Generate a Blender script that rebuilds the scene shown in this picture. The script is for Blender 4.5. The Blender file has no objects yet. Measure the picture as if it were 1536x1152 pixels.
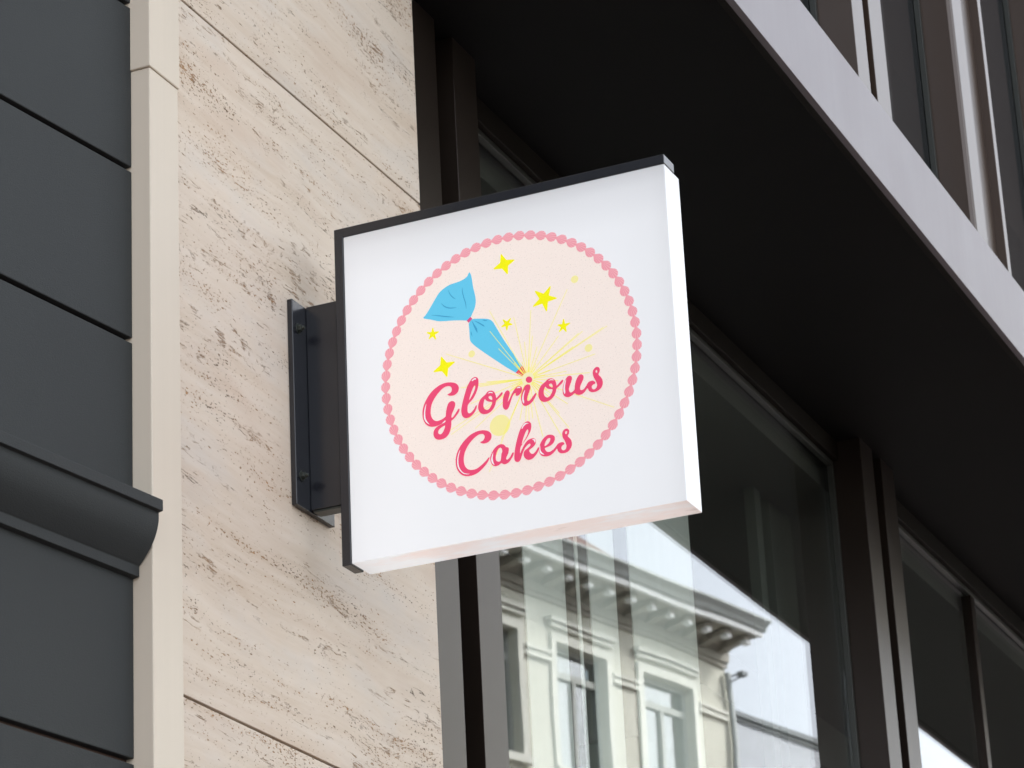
# Shop sign on a travertine wall beside a glass-fronted building, seen from the pavement.
import bpy, bmesh, math, random
from mathutils import Vector, Matrix
random.seed(7)
R = math.radians
scene = bpy.context.scene
col = scene.collection

# ------------------------------------------------------------------ helpers
def tag(o, label=None, cat=None, group=None, kind=None):
    if label: o['label'] = label
    if cat: o['category'] = cat
    if group: o['group'] = group
    if kind: o['kind'] = kind
    return o

def empty(name, loc=(0, 0, 0), rz=0.0, parent=None):
    o = bpy.data.objects.new(name, None)
    col.objects.link(o); o.location = loc; o.rotation_euler = (0, 0, rz)
    o.empty_display_size = .1
    if parent: o.parent = parent
    return o

class MB:
    """collects verts / faces; origin is subtracted so that a part sits in its thing's frame"""
    def __init__(s, origin=(0, 0, 0)):
        s.v = []; s.f = []; s.m = []; s.o = Vector(origin)
    def add(s, vs, fs, mi=0):
        b = len(s.v)
        s.v += [Vector(p) - s.o for p in vs]
        s.f += [[i + b for i in f] for f in fs]; s.m += [mi] * len(fs)
        return s
    def box(s, x0, x1, y0, y1, z0, z1, mi=0, M=None):
        vs = [(x, y, z) for z in (z0, z1) for y in (y0, y1) for x in (x0, x1)]
        if M: vs = [M @ Vector(p) for p in vs]
        return s.add(vs, [[0, 2, 3, 1], [4, 5, 7, 6], [0, 1, 5, 4], [2, 6, 7, 3], [0, 4, 6, 2], [1, 3, 7, 5]], mi)
    def prism(s, prof, a, b, fn, mi=0):
        """prof: closed 2-d outline, swept from a to b; fn(p, q, t) -> point"""
        n = len(prof)
        vs = [fn(p, q, a) for p, q in prof] + [fn(p, q, b) for p, q in prof]
        fs = [[i, (i + 1) % n, n + (i + 1) % n, n + i] for i in range(n)]
        fs += [list(range(n))[::-1], list(range(n, 2 * n))]
        return s.add(vs, fs, mi)
    def cyl(s, c, ax, r, h, n=24, r2=None, mi=0):
        ax = Vector(ax).normalized(); u = ax.orthogonal().normalized(); w = ax.cross(u)
        c = Vector(c); r2 = r if r2 is None else r2
        vs = [c + (u * math.cos(2 * math.pi * i / n) + w * math.sin(2 * math.pi * i / n)) * r for i in range(n)]
        vs += [c + ax * h + (u * math.cos(2 * math.pi * i / n) + w * math.sin(2 * math.pi * i / n)) * r2 for i in range(n)]
        fs = [[i, (i + 1) % n, n + (i + 1) % n, n + i] for i in range(n)]
        fs += [list(range(n))[::-1], list(range(n, 2 * n))]
        return s.add(vs, fs, mi)
    def build(s, name, mat, parent=None, bevel=0, smooth=False, seg=2):
        me = bpy.data.meshes.new(name)
        me.from_pydata([tuple(p) for p in s.v], [], s.f)
        for m in (mat if isinstance(mat, (list, tuple)) else [mat]): me.materials.append(m)
        if any(s.m): me.polygons.foreach_set('material_index', s.m)
        bm = bmesh.new(); bm.from_mesh(me); bmesh.ops.recalc_face_normals(bm, faces=bm.faces); bm.to_mesh(me); bm.free()
        if smooth:
            for p in me.polygons: p.use_smooth = True
        o = bpy.data.objects.new(name, me); col.objects.link(o)
        if parent: o.parent = parent
        if bevel:
            b = o.modifiers.new('bevel', 'BEVEL'); b.width = bevel; b.segments = seg; b.limit_method = 'ANGLE'; b.angle_limit = R(40)
            b.harden_normals = False
        return o

# ------------------------------------------------------------------ materials
def mat(name):
    m = bpy.data.materials.new(name); m.use_nodes = True
    n = m.node_tree.nodes; l = m.node_tree.links
    return m, n, l, n['Principled BSDF']
def nd(n, t, **k):
    x = n.new(t)
    for a, b in k.items(): setattr(x, a, b)
    return x
def noise(n, l, vec, scale, detail=4, rough=.55, dist=0):
    t = nd(n, 'ShaderNodeTexNoise'); t.inputs['Scale'].default_value = scale
    t.inputs['Detail'].default_value = detail; t.inputs['Roughness'].default_value = rough
    t.inputs['Distortion'].default_value = dist
    if vec is not None: l.new(vec, t.inputs['Vector'])
    return t.outputs['Fac']
def mapping(n, l, vec, scale, loc=(0, 0, 0), rot=(0, 0, 0)):
    m = nd(n, 'ShaderNodeMapping'); m.inputs['Scale'].default_value = scale
    m.inputs['Location'].default_value = loc; m.inputs['Rotation'].default_value = rot
    l.new(vec, m.inputs['Vector']); return m.outputs[0]
def ramp(n, l, fac, stops, interp='LINEAR'):
    r = nd(n, 'ShaderNodeValToRGB'); r.color_ramp.interpolation = interp
    e = r.color_ramp.elements
    while len(e) < len(stops): e.new(.5)
    for i, (p, c) in enumerate(stops):
        e[i].position = p; e[i].color = (c, c, c, 1) if isinstance(c, (int, float)) else (*c, 1)
    l.new(fac, r.inputs[0]); return r.outputs[0]
def mth(n, l, op, a, b=None, clamp=False):
    m = nd(n, 'ShaderNodeMath', operation=op, use_clamp=clamp)
    for i, x in enumerate((a, b)):
        if x is None: continue
        if isinstance(x, (int, float)): m.inputs[i].default_value = x
        else: l.new(x, m.inputs[i])
    return m.outputs[0]
def mix(n, l, fac, a, b, blend='MIX'):
    m = nd(n, 'ShaderNodeMix', data_type='RGBA', blend_type=blend)
    for i, x in ((0, fac), (6, a), (7, b)):
        if isinstance(x, (int, float)): m.inputs[i].default_value = x
        elif isinstance(x, tuple): m.inputs[i].default_value = (*x, 1)
        else: l.new(x, m.inputs[i])
    return m.outputs[2]
def bump(n, l, h, strength, dist, p, prev=None):
    b = nd(n, 'ShaderNodeBump'); b.inputs['Strength'].default_value = strength; b.inputs['Distance'].default_value = dist
    l.new(h, b.inputs['Height'])
    if prev is not None: l.new(prev, b.inputs['Normal'])
    l.new(b.outputs[0], p.inputs['Normal']); return b.outputs[0]
def pos(n):
    g = nd(n, 'ShaderNodeNewGeometry'); return g.outputs['Position']

def painted(name, c, rough=.5, spec=.5, mott=.06, scale=6, bumps=0, bscale=300, streak=None, coat=0):
    """plain paint or anodised metal with faint mottling, optional vertical streaks and fine bumps"""
    m, n, l, p = mat(name)
    P_ = pos(n)
    f = noise(n, l, P_, scale, 5, .6)
    cc = mix(n, l, f, tuple(x * (1 - mott) for x in c), tuple(min(1, x * (1 + mott)) for x in c))
    if streak:
        s = noise(n, l, mapping(n, l, P_, streak), 1, 4, .7)
        cc = mix(n, l, mth(n, l, 'MULTIPLY', s, .5), cc, tuple(x * .8 for x in c))
        rr = mth(n, l, 'ADD', mth(n, l, 'MULTIPLY', s, .14), rough - .07); l.new(rr, p.inputs['Roughness'])
    else: p.inputs['Roughness'].default_value = rough
    l.new(cc, p.inputs['Base Color']); p.inputs['Specular IOR Level'].default_value = spec
    if coat: p.inputs['Coat Weight'].default_value = coat; p.inputs['Coat Roughness'].default_value = rough
    if bumps: bump(n, l, noise(n, l, P_, bscale, 3, .6), bumps, .001, p)
    return m

def travertine():
    m, n, l, p = mat('travertine')
    g = pos(n); oi = nd(n, 'ShaderNodeObjectInfo')
    off = nd(n, 'ShaderNodeVectorMath', operation='SCALE'); l.new(oi.outputs['Location'], off.inputs[0]); off.inputs['Scale'].default_value = 0
    rnd = nd(n, 'ShaderNodeCombineXYZ'); l.new(mth(n, l, 'MULTIPLY', oi.outputs['Random'], 40), rnd.inputs[0]); l.new(mth(n, l, 'MULTIPLY', oi.outputs['Random'], 23), rnd.inputs[2])
    add = nd(n, 'ShaderNodeVectorMath', operation='ADD'); l.new(g, add.inputs[0]); l.new(rnd.outputs[0], add.inputs[1])
    P_ = add.outputs[0]
    # the bedding dips slightly and wanders
    base = mapping(n, l, P_, (1, 1, 1), rot=(0, R(-1.2), 0))
    wv = nd(n, 'ShaderNodeTexNoise'); wv.inputs['Scale'].default_value = 2.2; wv.inputs['Detail'].default_value = 3; l.new(base, wv.inputs['Vector'])
    wo = nd(n, 'ShaderNodeVectorMath', operation='SUBTRACT'); l.new(wv.outputs['Color'], wo.inputs[0]); wo.inputs[1].default_value = (.5, .5, .5)
    ws = nd(n, 'ShaderNodeVectorMath', operation='MULTIPLY'); l.new(wo.outputs[0], ws.inputs[0]); ws.inputs[1].default_value = (.05, .05, .055)
    wa = nd(n, 'ShaderNodeVectorMath', operation='ADD'); l.new(base, wa.inputs[0]); l.new(ws.outputs[0], wa.inputs[1])
    W = wa.outputs[0]
    band = noise(n, l, mapping(n, l, W, (1.3, 1, 13)), 1, 6, .62)
    fine = noise(n, l, mapping(n, l, W, (5, 1, 70)), 1, 6, .65)
    cloud = noise(n, l, mapping(n, l, W, (3, 1, 7)), 1, 4, .6)
    c = ramp(n, l, band, [(.28, (.60, .475, .36)), (.44, (.655, .54, .43)), (.56, (.70, .59, .48)), (.72, (.675, .59, .49))])
    c = mix(n, l, mth(n, l, 'MULTIPLY', ramp(n, l, fine, [(.42, 0), (.62, 1)]), .42), c, (.74, .64, .55))
    c = mix(n, l, mth(n, l, 'MULTIPLY', ramp(n, l, cloud, [(.5, 0), (.7, 1)]), .45), c, (.61, .57, .53))
    c = mix(n, l, mth(n, l, 'MULTIPLY', ramp(n, l, noise(n, l, mapping(n, l, W, (2, 1, 9), (5, 0, 2)), 1, 5, .6), [(.54, 0), (.68, 1)]), .5), c, (.60, .46, .355))
    # where the stone is open-pored: rows that follow the bedding
    dens = noise(n, l, mapping(n, l, W, (1.1, 1, 24), (3, 0, 7)), 1, 5, .65)
    dens2 = noise(n, l, mapping(n, l, W, (4, 1, 7), (1, 0, 4)), 1, 3, .55)
    dm = mth(n, l, 'ADD', mth(n, l, 'MULTIPLY', dens, .6), mth(n, l, 'MULTIPLY', dens2, .4))
    dc = mth(n, l, 'SUBTRACT', dm, .5)
    # ragged round pinholes: a cell of each grid holds one when its own random number clears the local density
    def dots(sx, sz, loc, r0, r1, keep, gain, jit=.35):
        v = mapping(n, l, W, (sx, 1, sz), loc)
        jn = nd(n, 'ShaderNodeTexNoise'); jn.inputs['Scale'].default_value = 2.3; jn.inputs['Detail'].default_value = 2; l.new(v, jn.inputs['Vector'])
        js = nd(n, 'ShaderNodeVectorMath', operation='SCALE'); js.inputs['Scale'].default_value = jit; l.new(jn.outputs['Color'], js.inputs[0])
        ja = nd(n, 'ShaderNodeVectorMath', operation='ADD'); l.new(v, ja.inputs[0]); l.new(js.outputs[0], ja.inputs[1])
        vo = nd(n, 'ShaderNodeTexVoronoi', voronoi_dimensions='3D'); vo.inputs['Scale'].default_value = 1; l.new(ja.outputs[0], vo.inputs['Vector'])
        sc = nd(n, 'ShaderNodeSeparateColor'); l.new(vo.outputs['Color'], sc.inputs[0])
        rad = mth(n, l, 'ADD', mth(n, l, 'MULTIPLY', sc.outputs[1], r1 - r0), r0)
        on = mth(n, l, 'GREATER_THAN', mth(n, l, 'ADD', sc.outputs[0], mth(n, l, 'MULTIPLY', dc, gain)), 1 - keep)
        d = mth(n, l, 'SUBTRACT', rad, vo.outputs['Distance'])
        return mth(n, l, 'MULTIPLY', mth(n, l, 'MULTIPLY', d, 9, clamp=True), on)
    pn = noise(n, l, mapping(n, l, W, (120, 1, 260)), 1, 2.5, .55)
    pa = ramp(n, l, mth(n, l, 'ADD', pn, mth(n, l, 'MULTIPLY', dc, .62)), [(.650, 0), (.685, 1)])
    pit = mth(n, l, 'MAXIMUM', mth(n, l, 'MULTIPLY', pa, .85), mth(n, l, 'MULTIPLY', dots(80, 240, (0, .3, 0), .10, .46, .02, 2.9, .6), .9))
    pn2 = noise(n, l, mapping(n, l, W, (60, 1, 150), (9, 0, 3)), 1, 4, .62)
    pit2 = ramp(n, l, mth(n, l, 'ADD', pn2, mth(n, l, 'MULTIPLY', dc, 1.0)), [(.690, 0), (.710, 1)])
    # long broken seams
    seam = noise(n, l, mapping(n, l, W, (1.6, 1, 14), (2, 0, 11)), 1, 7, .66)
    seam = mth(n, l, 'ABSOLUTE', mth(n, l, 'SUBTRACT', seam, .5))
    sm = ramp(n, l, seam, [(.0, 1), (.010, .0)])
    brk = ramp(n, l, noise(n, l, mapping(n, l, W, (26, 1, 34), (4, 0, 1)), 1, 4, .7), [(.50, 0), (.57, 1)])
    brk2 = ramp(n, l, noise(n, l, mapping(n, l, W, (2, 1, 6), (7, 0, 9)), 1, 2, .5), [(.44, 0), (.53, 1)])
    sm = mth(n, l, 'MULTIPLY', mth(n, l, 'MULTIPLY', sm, brk), brk2)
    holes = mth(n, l, 'MAXIMUM', mth(n, l, 'MAXIMUM', pit, pit2), sm)
    rust = noise(n, l, mapping(n, l, W, (7, 1, 14), (6, 0, 6)), 1, 3, .6)
    hc = ramp(n, l, rust, [(.38, (.13, .07, .03)), (.46, (.30, .16, .07)), (.62, (.44, .22, .08))])
    # stain halo round the open zones
    c = mix(n, l, mth(n, l, 'MULTIPLY', ramp(n, l, dm, [(.5, 0), (.66, 1)]), .42), c, (.57, .43, .315))
    c = mix(n, l, mth(n, l, 'MULTIPLY', holes, .92), c, hc)
    l.new(c, p.inputs['Base Color']); p.inputs['Roughness'].default_value = .62; p.inputs['Specular IOR Level'].default_value = .25
    h = mth(n, l, 'SUBTRACT', mth(n, l, 'MULTIPLY', fine, .08), holes)
    bump(n, l, h, .7, .003, p)
    return m

def anodised(name, c, rough, ior=1.5, spec=.5, streak=(60, 60, 1.2), mott=.1, tint=(1, 1, 1)):
    m, n, l, p = mat(name)
    p.inputs['Specular Tint'].default_value = (*tint, 1)
    P_ = pos(n)
    s = noise(n, l, mapping(n, l, P_, streak), 1, 5, .7)
    f = noise(n, l, P_, 5, 4, .6)
    f2 = mth(n, l, 'ADD', mth(n, l, 'MULTIPLY', s, .6), mth(n, l, 'MULTIPLY', f, .4))
    l.new(mix(n, l, f2, tuple(x * (1 - mott) for x in c), tuple(x * (1 + mott) for x in c)), p.inputs['Base Color'])
    l.new(mth(n, l, 'ADD', mth(n, l, 'MULTIPLY', f2, mott), rough - mott / 2), p.inputs['Roughness'])
    p.inputs['IOR'].default_value = ior; p.inputs['Specular IOR Level'].default_value = spec
    return m

def glass(name, tint=(.86, .9, .88), refl=.30, wob=0.0):
    m, n, l, p = mat(name); n.remove(p)
    out = n['Material Output']
    tr = nd(n, 'ShaderNodeBsdfTransparent'); tr.inputs[0].default_value = (*tint, 1)
    gl = nd(n, 'ShaderNodeBsdfGlossy'); gl.inputs['Roughness'].default_value = 0.0; gl.inputs[0].default_value = (.96, .97, 1, 1)
    ge = nd(n, 'ShaderNodeNewGeometry'); dt = nd(n, 'ShaderNodeVectorMath', operation='DOT_PRODUCT')
    l.new(ge.outputs['Normal'], dt.inputs[0]); l.new(ge.outputs['Incoming'], dt.inputs[1])
    sch = mth(n, l, 'POWER', mth(n, l, 'SUBTRACT', 1.0, mth(n, l, 'ABSOLUTE', dt.outputs['Value'])), 5)   # Schlick, same from both sides
    fac = mth(n, l, 'ADD', mth(n, l, 'MULTIPLY', sch, .96), refl, clamp=True)
    if wob:
        b = nd(n, 'ShaderNodeBump'); b.inputs['Strength'].default_value = wob; b.inputs['Distance'].default_value = .01
        l.new(noise(n, l, mapping(n, l, pos(n), (1.2, 1, 2.4)), 1, 1, .4), b.inputs['Height'])
        l.new(b.outputs[0], gl.inputs['Normal'])
    mx = nd(n, 'ShaderNodeMixShader'); l.new(fac, mx.inputs[0]); l.new(tr.outputs[0], mx.inputs[1]); l.new(gl.outputs[0], mx.inputs[2])
    l.new(mx.outputs[0], out.inputs[0])
    return m

GLOW = 0.106
def acrylic():
    m, n, l, p = mat('opal_acrylic')
    tc = nd(n, 'ShaderNodeTexCoord')
    sp = nd(n, 'ShaderNodeSeparateXYZ'); l.new(tc.outputs['Generated'], sp.inputs[0])
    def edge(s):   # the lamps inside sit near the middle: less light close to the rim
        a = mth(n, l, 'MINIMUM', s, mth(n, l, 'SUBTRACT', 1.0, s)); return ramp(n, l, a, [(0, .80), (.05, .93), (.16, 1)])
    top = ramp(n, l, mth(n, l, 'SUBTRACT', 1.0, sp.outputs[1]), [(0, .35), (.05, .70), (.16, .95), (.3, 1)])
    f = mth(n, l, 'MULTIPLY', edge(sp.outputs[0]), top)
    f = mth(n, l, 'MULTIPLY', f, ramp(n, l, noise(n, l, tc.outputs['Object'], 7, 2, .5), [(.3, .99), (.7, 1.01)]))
    acr_tone = ramp(n, l, noise(n, l, mapping(n, l, tc.outputs['Object'], (3, 3, 8)), 1, 3, .5), [(.3, (.60, .60, .60)), (.6, (.62, .62, .63))])
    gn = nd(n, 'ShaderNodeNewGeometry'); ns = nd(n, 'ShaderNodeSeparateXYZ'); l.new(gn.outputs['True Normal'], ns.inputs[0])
    under = mth(n, l, 'LESS_THAN', ns.outputs[2], -.6)      # underside: pinkish reflected light tinted into the colour, plus darker smudges
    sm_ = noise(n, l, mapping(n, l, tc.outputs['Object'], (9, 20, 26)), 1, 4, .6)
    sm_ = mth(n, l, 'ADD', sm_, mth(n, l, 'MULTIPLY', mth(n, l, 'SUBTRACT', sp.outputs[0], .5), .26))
    refl_tint = mth(n, l, 'MULTIPLY', ramp(n, l, sm_, [(.36, 0), (.60, 1)]), under)
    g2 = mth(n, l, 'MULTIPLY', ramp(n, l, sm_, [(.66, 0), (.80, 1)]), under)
    acr_tone = mix(n, l, mth(n, l, 'MULTIPLY', refl_tint, .8), acr_tone, (.62, .50, .46)); acr_tone = mix(n, l, mth(n, l, 'MULTIPLY', g2, .7), acr_tone, (.34, .24, .20))
    l.new(acr_tone, p.inputs['Base Color'])
    p.inputs['Roughness'].default_value = .22; p.inputs['Specular IOR Level'].default_value = .35
    ec = mix(n, l, mth(n, l, 'MULTIPLY', refl_tint, .8), (.94, .96, 1), (.97, .80, .75)); ec = mix(n, l, mth(n, l, 'MULTIPLY', g2, .7), ec, (.55, .38, .33))
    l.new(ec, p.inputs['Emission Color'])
    f = mth(n, l, 'MULTIPLY', f, mth(n, l, 'ADD', 1.0, mth(n, l, 'MULTIPLY', under, .35)))  # extra brightness put into the glow of the underside
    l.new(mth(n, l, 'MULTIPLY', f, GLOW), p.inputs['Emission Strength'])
    return m
VB = .70
def vinyl(name, c, speck=0.0):
    m, n, l, p = mat(name)
    tc = nd(n, 'ShaderNodeTexCoord')
    cc = c
    if speck:
        f = noise(n, l, tc.outputs['Object'], 420, 2, .6)
        cc = mix(n, l, ramp(n, l, f, [(.60, 0), (.72, 1)]), c, tuple(x * (1 - speck) for x in c))
        f2 = noise(n, l, tc.outputs['Object'], 260, 2, .6)
        cc = mix(n, l, ramp(n, l, f2, [(.62, 0), (.74, 1)]), cc, tuple(min(1, x * (1 + speck * .4)) for x in c))
        l.new(mix(n, l, 1.0, cc, (VB, VB, VB), 'MULTIPLY'), p.inputs['Base Color']); l.new(cc, p.inputs['Emission Color'])
    else:
        p.inputs['Base Color'].default_value = (*[x * VB for x in c], 1); p.inputs['Emission Color'].default_value = (*c, 1)
    p.inputs['Roughness'].default_value = .3; p.inputs['Specular IOR Level'].default_value = .3
    p.inputs['Emission Strength'].default_value = GLOW
    return m

M_trav = travertine()
M_seamback = painted('joint_mortar', (.16, .13, .11), .9)
M_trim = anodised('cream_aluminium', (.69, .60, .49), .42, spec=.3, mott=.05, streak=(120, 120, 1.0))
M_dark = painted('slate_grey_render', (.033, .036, .0365), .6, spec=.25, mott=.12, scale=3, bumps=.5, bscale=420)
M_cop = painted('joint_backing', (.10, .06, .045), .8)
M_black = anodised('black_powder_coat', (.014, .015, .020), .24, spec=.62, streak=(40, 40, 40))
M_blackrough = anodised('black_bolt_steel', (.03, .035, .03), .35, spec=.5, streak=(40, 40, 40))
M_bronze = anodised('bronze_anodised', (.036, .019, .010), .36, ior=1.7, spec=.58, tint=(1, .90, .86), mott=.03, streak=(8, 8, 2))
M_fascia = anodised('bronze_fascia_sheet', (.125, .096, .114), .45, ior=1.75, spec=.82, mott=.22, streak=(55, 55, 1.3))
M_soffit = painted('black_soffit_board', (.006, .0055, .005), .6, spec=.08, mott=.35, scale=3)
M_rubber = painted('black_gasket', (.012, .010, .009), .8, spec=.2)
M_lip = anodised('dark_brown_lip', (.009, .006, .004), .6, spec=.12, streak=(8, 8, 2))
M_post = anodised('brown_powder_coat', (.018, .013, .010), .30, ior=1.5, spec=.36, tint=(.90, .76, .72), mott=.02, streak=(8, 8, 2))
M_bead = painted('green_grey_bead', (.030, .031, .026), .4)
M_glass = glass('shop_glass', (.955, .975, .96), .066, .045)
M_glassup = glass('upper_glass', (.5, .55, .55), .05)
M_room = painted('interior_plaster', (.42, .44, .38), .8)
M_roomdark = painted('interior_dark', (.10, .10, .09), .8)
M_jamb = painted('inner_jamb_board', (.13, .14, .12), .7)
M_brush = painted('seal_bristle', (.11, .095, .085), .8)
M_cream = painted('cream_stucco', (.55, .555, .485), .8, mott=.10, scale=.9)
M_cream2 = painted('pale_stucco_trim', (.62, .63, .575), .8, mott=.08, scale=1.2)
M_eave = painted('painted_eave_timber', (.30, .29, .25), .7)
M_eavewhite = painted('white_eave_fascia', (.72, .75, .76), .6)
M_gutter = painted('zinc_gutter', (.33, .36, .36), .5)
M_tile = painted('brown_roof_tile', (.20, .13, .11), .8, mott=.3, scale=2.5)
M_pale = painted('pale_blue_render', (.43, .46, .50), .8, mott=.05, scale=.6)
M_coping = painted('dark_lead_coping', (.14, .16, .17), .6)
M_drape = painted('grey_drape', (.30, .29, .27), .9)
M_sash = painted('sash_timber', (.34, .36, .34), .5)
M_asph = painted('asphalt', (.05, .05, .052), .9, mott=.25, scale=8)
M_pave = painted('paving_slab', (.27, .20, .175), .85, mott=.15, scale=3)
M_kerb = painted('granite_kerb', (.30, .30, .29), .8)
M_ground = painted('ground_earth', (.09, .09, .08), .95)
def fabric():
    m, n, l, p = mat('white_blind_fabric'); n.remove(p); out = n['Material Output']
    d = nd(n, 'ShaderNodeBsdfDiffuse'); t = nd(n, 'ShaderNodeBsdfTranslucent')
    c = mix(n, l, noise(n, l, mapping(n, l, pos(n), (30, 30, 2)), 1, 3, .6), (.70, .72, .68), (.80, .81, .78))
    l.new(c, d.inputs[0]); l.new(c, t.inputs[0])
    mx = nd(n, 'ShaderNodeMixShader'); mx.inputs[0].default_value = .35
    l.new(d.outputs[0], mx.inputs[1]); l.new(t.outputs[0], mx.inputs[2]); l.new(mx.outputs[0], out.inputs[0])
    return m
M_fabric = fabric()
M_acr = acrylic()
V_disc = vinyl('cream_vinyl', (.97, .845, .775), .24)
V_shell = vinyl('pink_vinyl', (.90, .35, .415)); V_shell2 = vinyl('light_pink_vinyl', (.96, .52, .55))
V_yel = vinyl('yellow_vinyl', (.97, .93, .005)); V_pale = vinyl('pale_yellow_vinyl', (.96, .87, .38), .05)
V_ray = vinyl('ray_yellow_vinyl', (.95, .90, .16)); V_glow = vinyl('glow_cream_vinyl', (.95, .88, .55))
V_blue = vinyl('sky_blue_vinyl', (.135, .60, .86), .08); V_crease = vinyl('mid_blue_vinyl', (.055, .36, .62))
V_tie = vinyl('magenta_vinyl', (.70, .09, .25)); V_noz = vinyl('coral_vinyl', (.84, .10, .13))
V_red = vinyl('raspberry_vinyl', (.87, .075, .19), .05); V_white = vinyl('white_vinyl', (.92, .90, .92)); V_rayblue = vinyl('lime_vinyl', (.42, .80, .36)); V_rayred = vinyl('orange_vinyl', (.95, .42, .10))

# ================================================================== THE SIGN
SO = Vector((0.0, -0.0703, 3.8))           # top inner corner of the sign face
ex = Vector((-0.0051315, -0.9999837, -0.0024960)); ey = Vector((0.0051537, -0.0025224, 0.9999836)); ez = -Vector((0.9999736, -0.0051185, -0.0051666))
ROOT = Vector((0.025, 0.0, 3.31))
SM = Matrix((ex, ey, ez)).transposed().to_4x4(); SM.translation = SO - ROOT   # sign frame -> thing frame (x out, y up, z to the viewer)
W, H, FA, FB, DA, DF, E0 = .6, .599, .0168, .0168, .066, .0444, .0021

sign = empty('projecting_sign', ROOT)
tag(sign, 'square white lightbox sign reading Glorious Cakes, on a black bracket on the stone wall', 'sign')

def sbox(b, x0, x1, y0, y1, z0, z1): b.box(x0, x1, y0, y1, z0, z1); return b
fr = MB()
# L-shaped frame: top bar over the panel, inner bar towards the wall, mitred into one outline
out = [(0, 0), (W, 0), (W, -FB), (FA, -FB), (FA, -H), (0, -H)]
fr.prism(out, 0.0012, -DF, lambda p, q, t: SM @ Vector((p, q, t)))
fr.build('frame', M_black, sign, .0012)
panel = MB(); sbox(panel, FA + .0004, W - .0006, -H + E0, -FB - .0004, -DA, 0)
pn = bpy.data.meshes.new('light_panel'); 
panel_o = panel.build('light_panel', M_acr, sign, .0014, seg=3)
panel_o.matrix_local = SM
# seam line between the face sheet and the box rim
def splane(x, y, z=0): return SM @ Vector((x, y, z))

# arm between wall plate and frame
arm = MB(ROOT)
ax0, ax1, az0, az1 = .006, .038, 3.8 - .4925, 3.8 - .1265
arm.box(ax0, ax1, -.0688, -.0102, az0 + .004, az1)
arm.build('arm', M_black, sign, .001)
b = MB(ROOT); b.box(ax0 + .003, ax1 - .003, -.066, -.013, az0, az0 + .0038)
b.build('arm_cap', M_blackrough, sign, .0008)
b = MB(ROOT); b.box(.0085, .0355, -.0704, -.0690, az0 + .006, az1 - .002); b.build('arm_gasket', M_rubber, sign)
b = MB(ROOT); b.box(-.0435, .0935, -.0100, .0, 3.8 - .4925, 3.8 - .1280); b.build('wall_plate', M_black, sign, .0012)
def bolt_mb():
    b = MB(); b.cyl((0, 0, 0), (0, -1, 0), .0092, .0016, 28)
    b.cyl((0, -.0017, 0), (0, -1, 0), .0068, .0060, 6)
    b.cyl((0, -.0078, 0), (0, -1, 0), .0036, .0050, 18, .0030); return b
bolt = bolt_mb().build('bolt', M_blackrough, sign, .0005); bolt.location = Vector((-.0250, -.0101, 3.8 - .1765)) - ROOT
for x, z in ((-.0250, 3.8 - .4385), (.0700, 3.8 - .1765), (.0700, 3.8 - .4385)):
    c = bolt.copy(); col.objects.link(c); c.parent = sign; c.location = Vector((x, -.0101, z)) - ROOT
    c.rotation_euler = (0, random.uniform(0, 1), 0)

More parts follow.
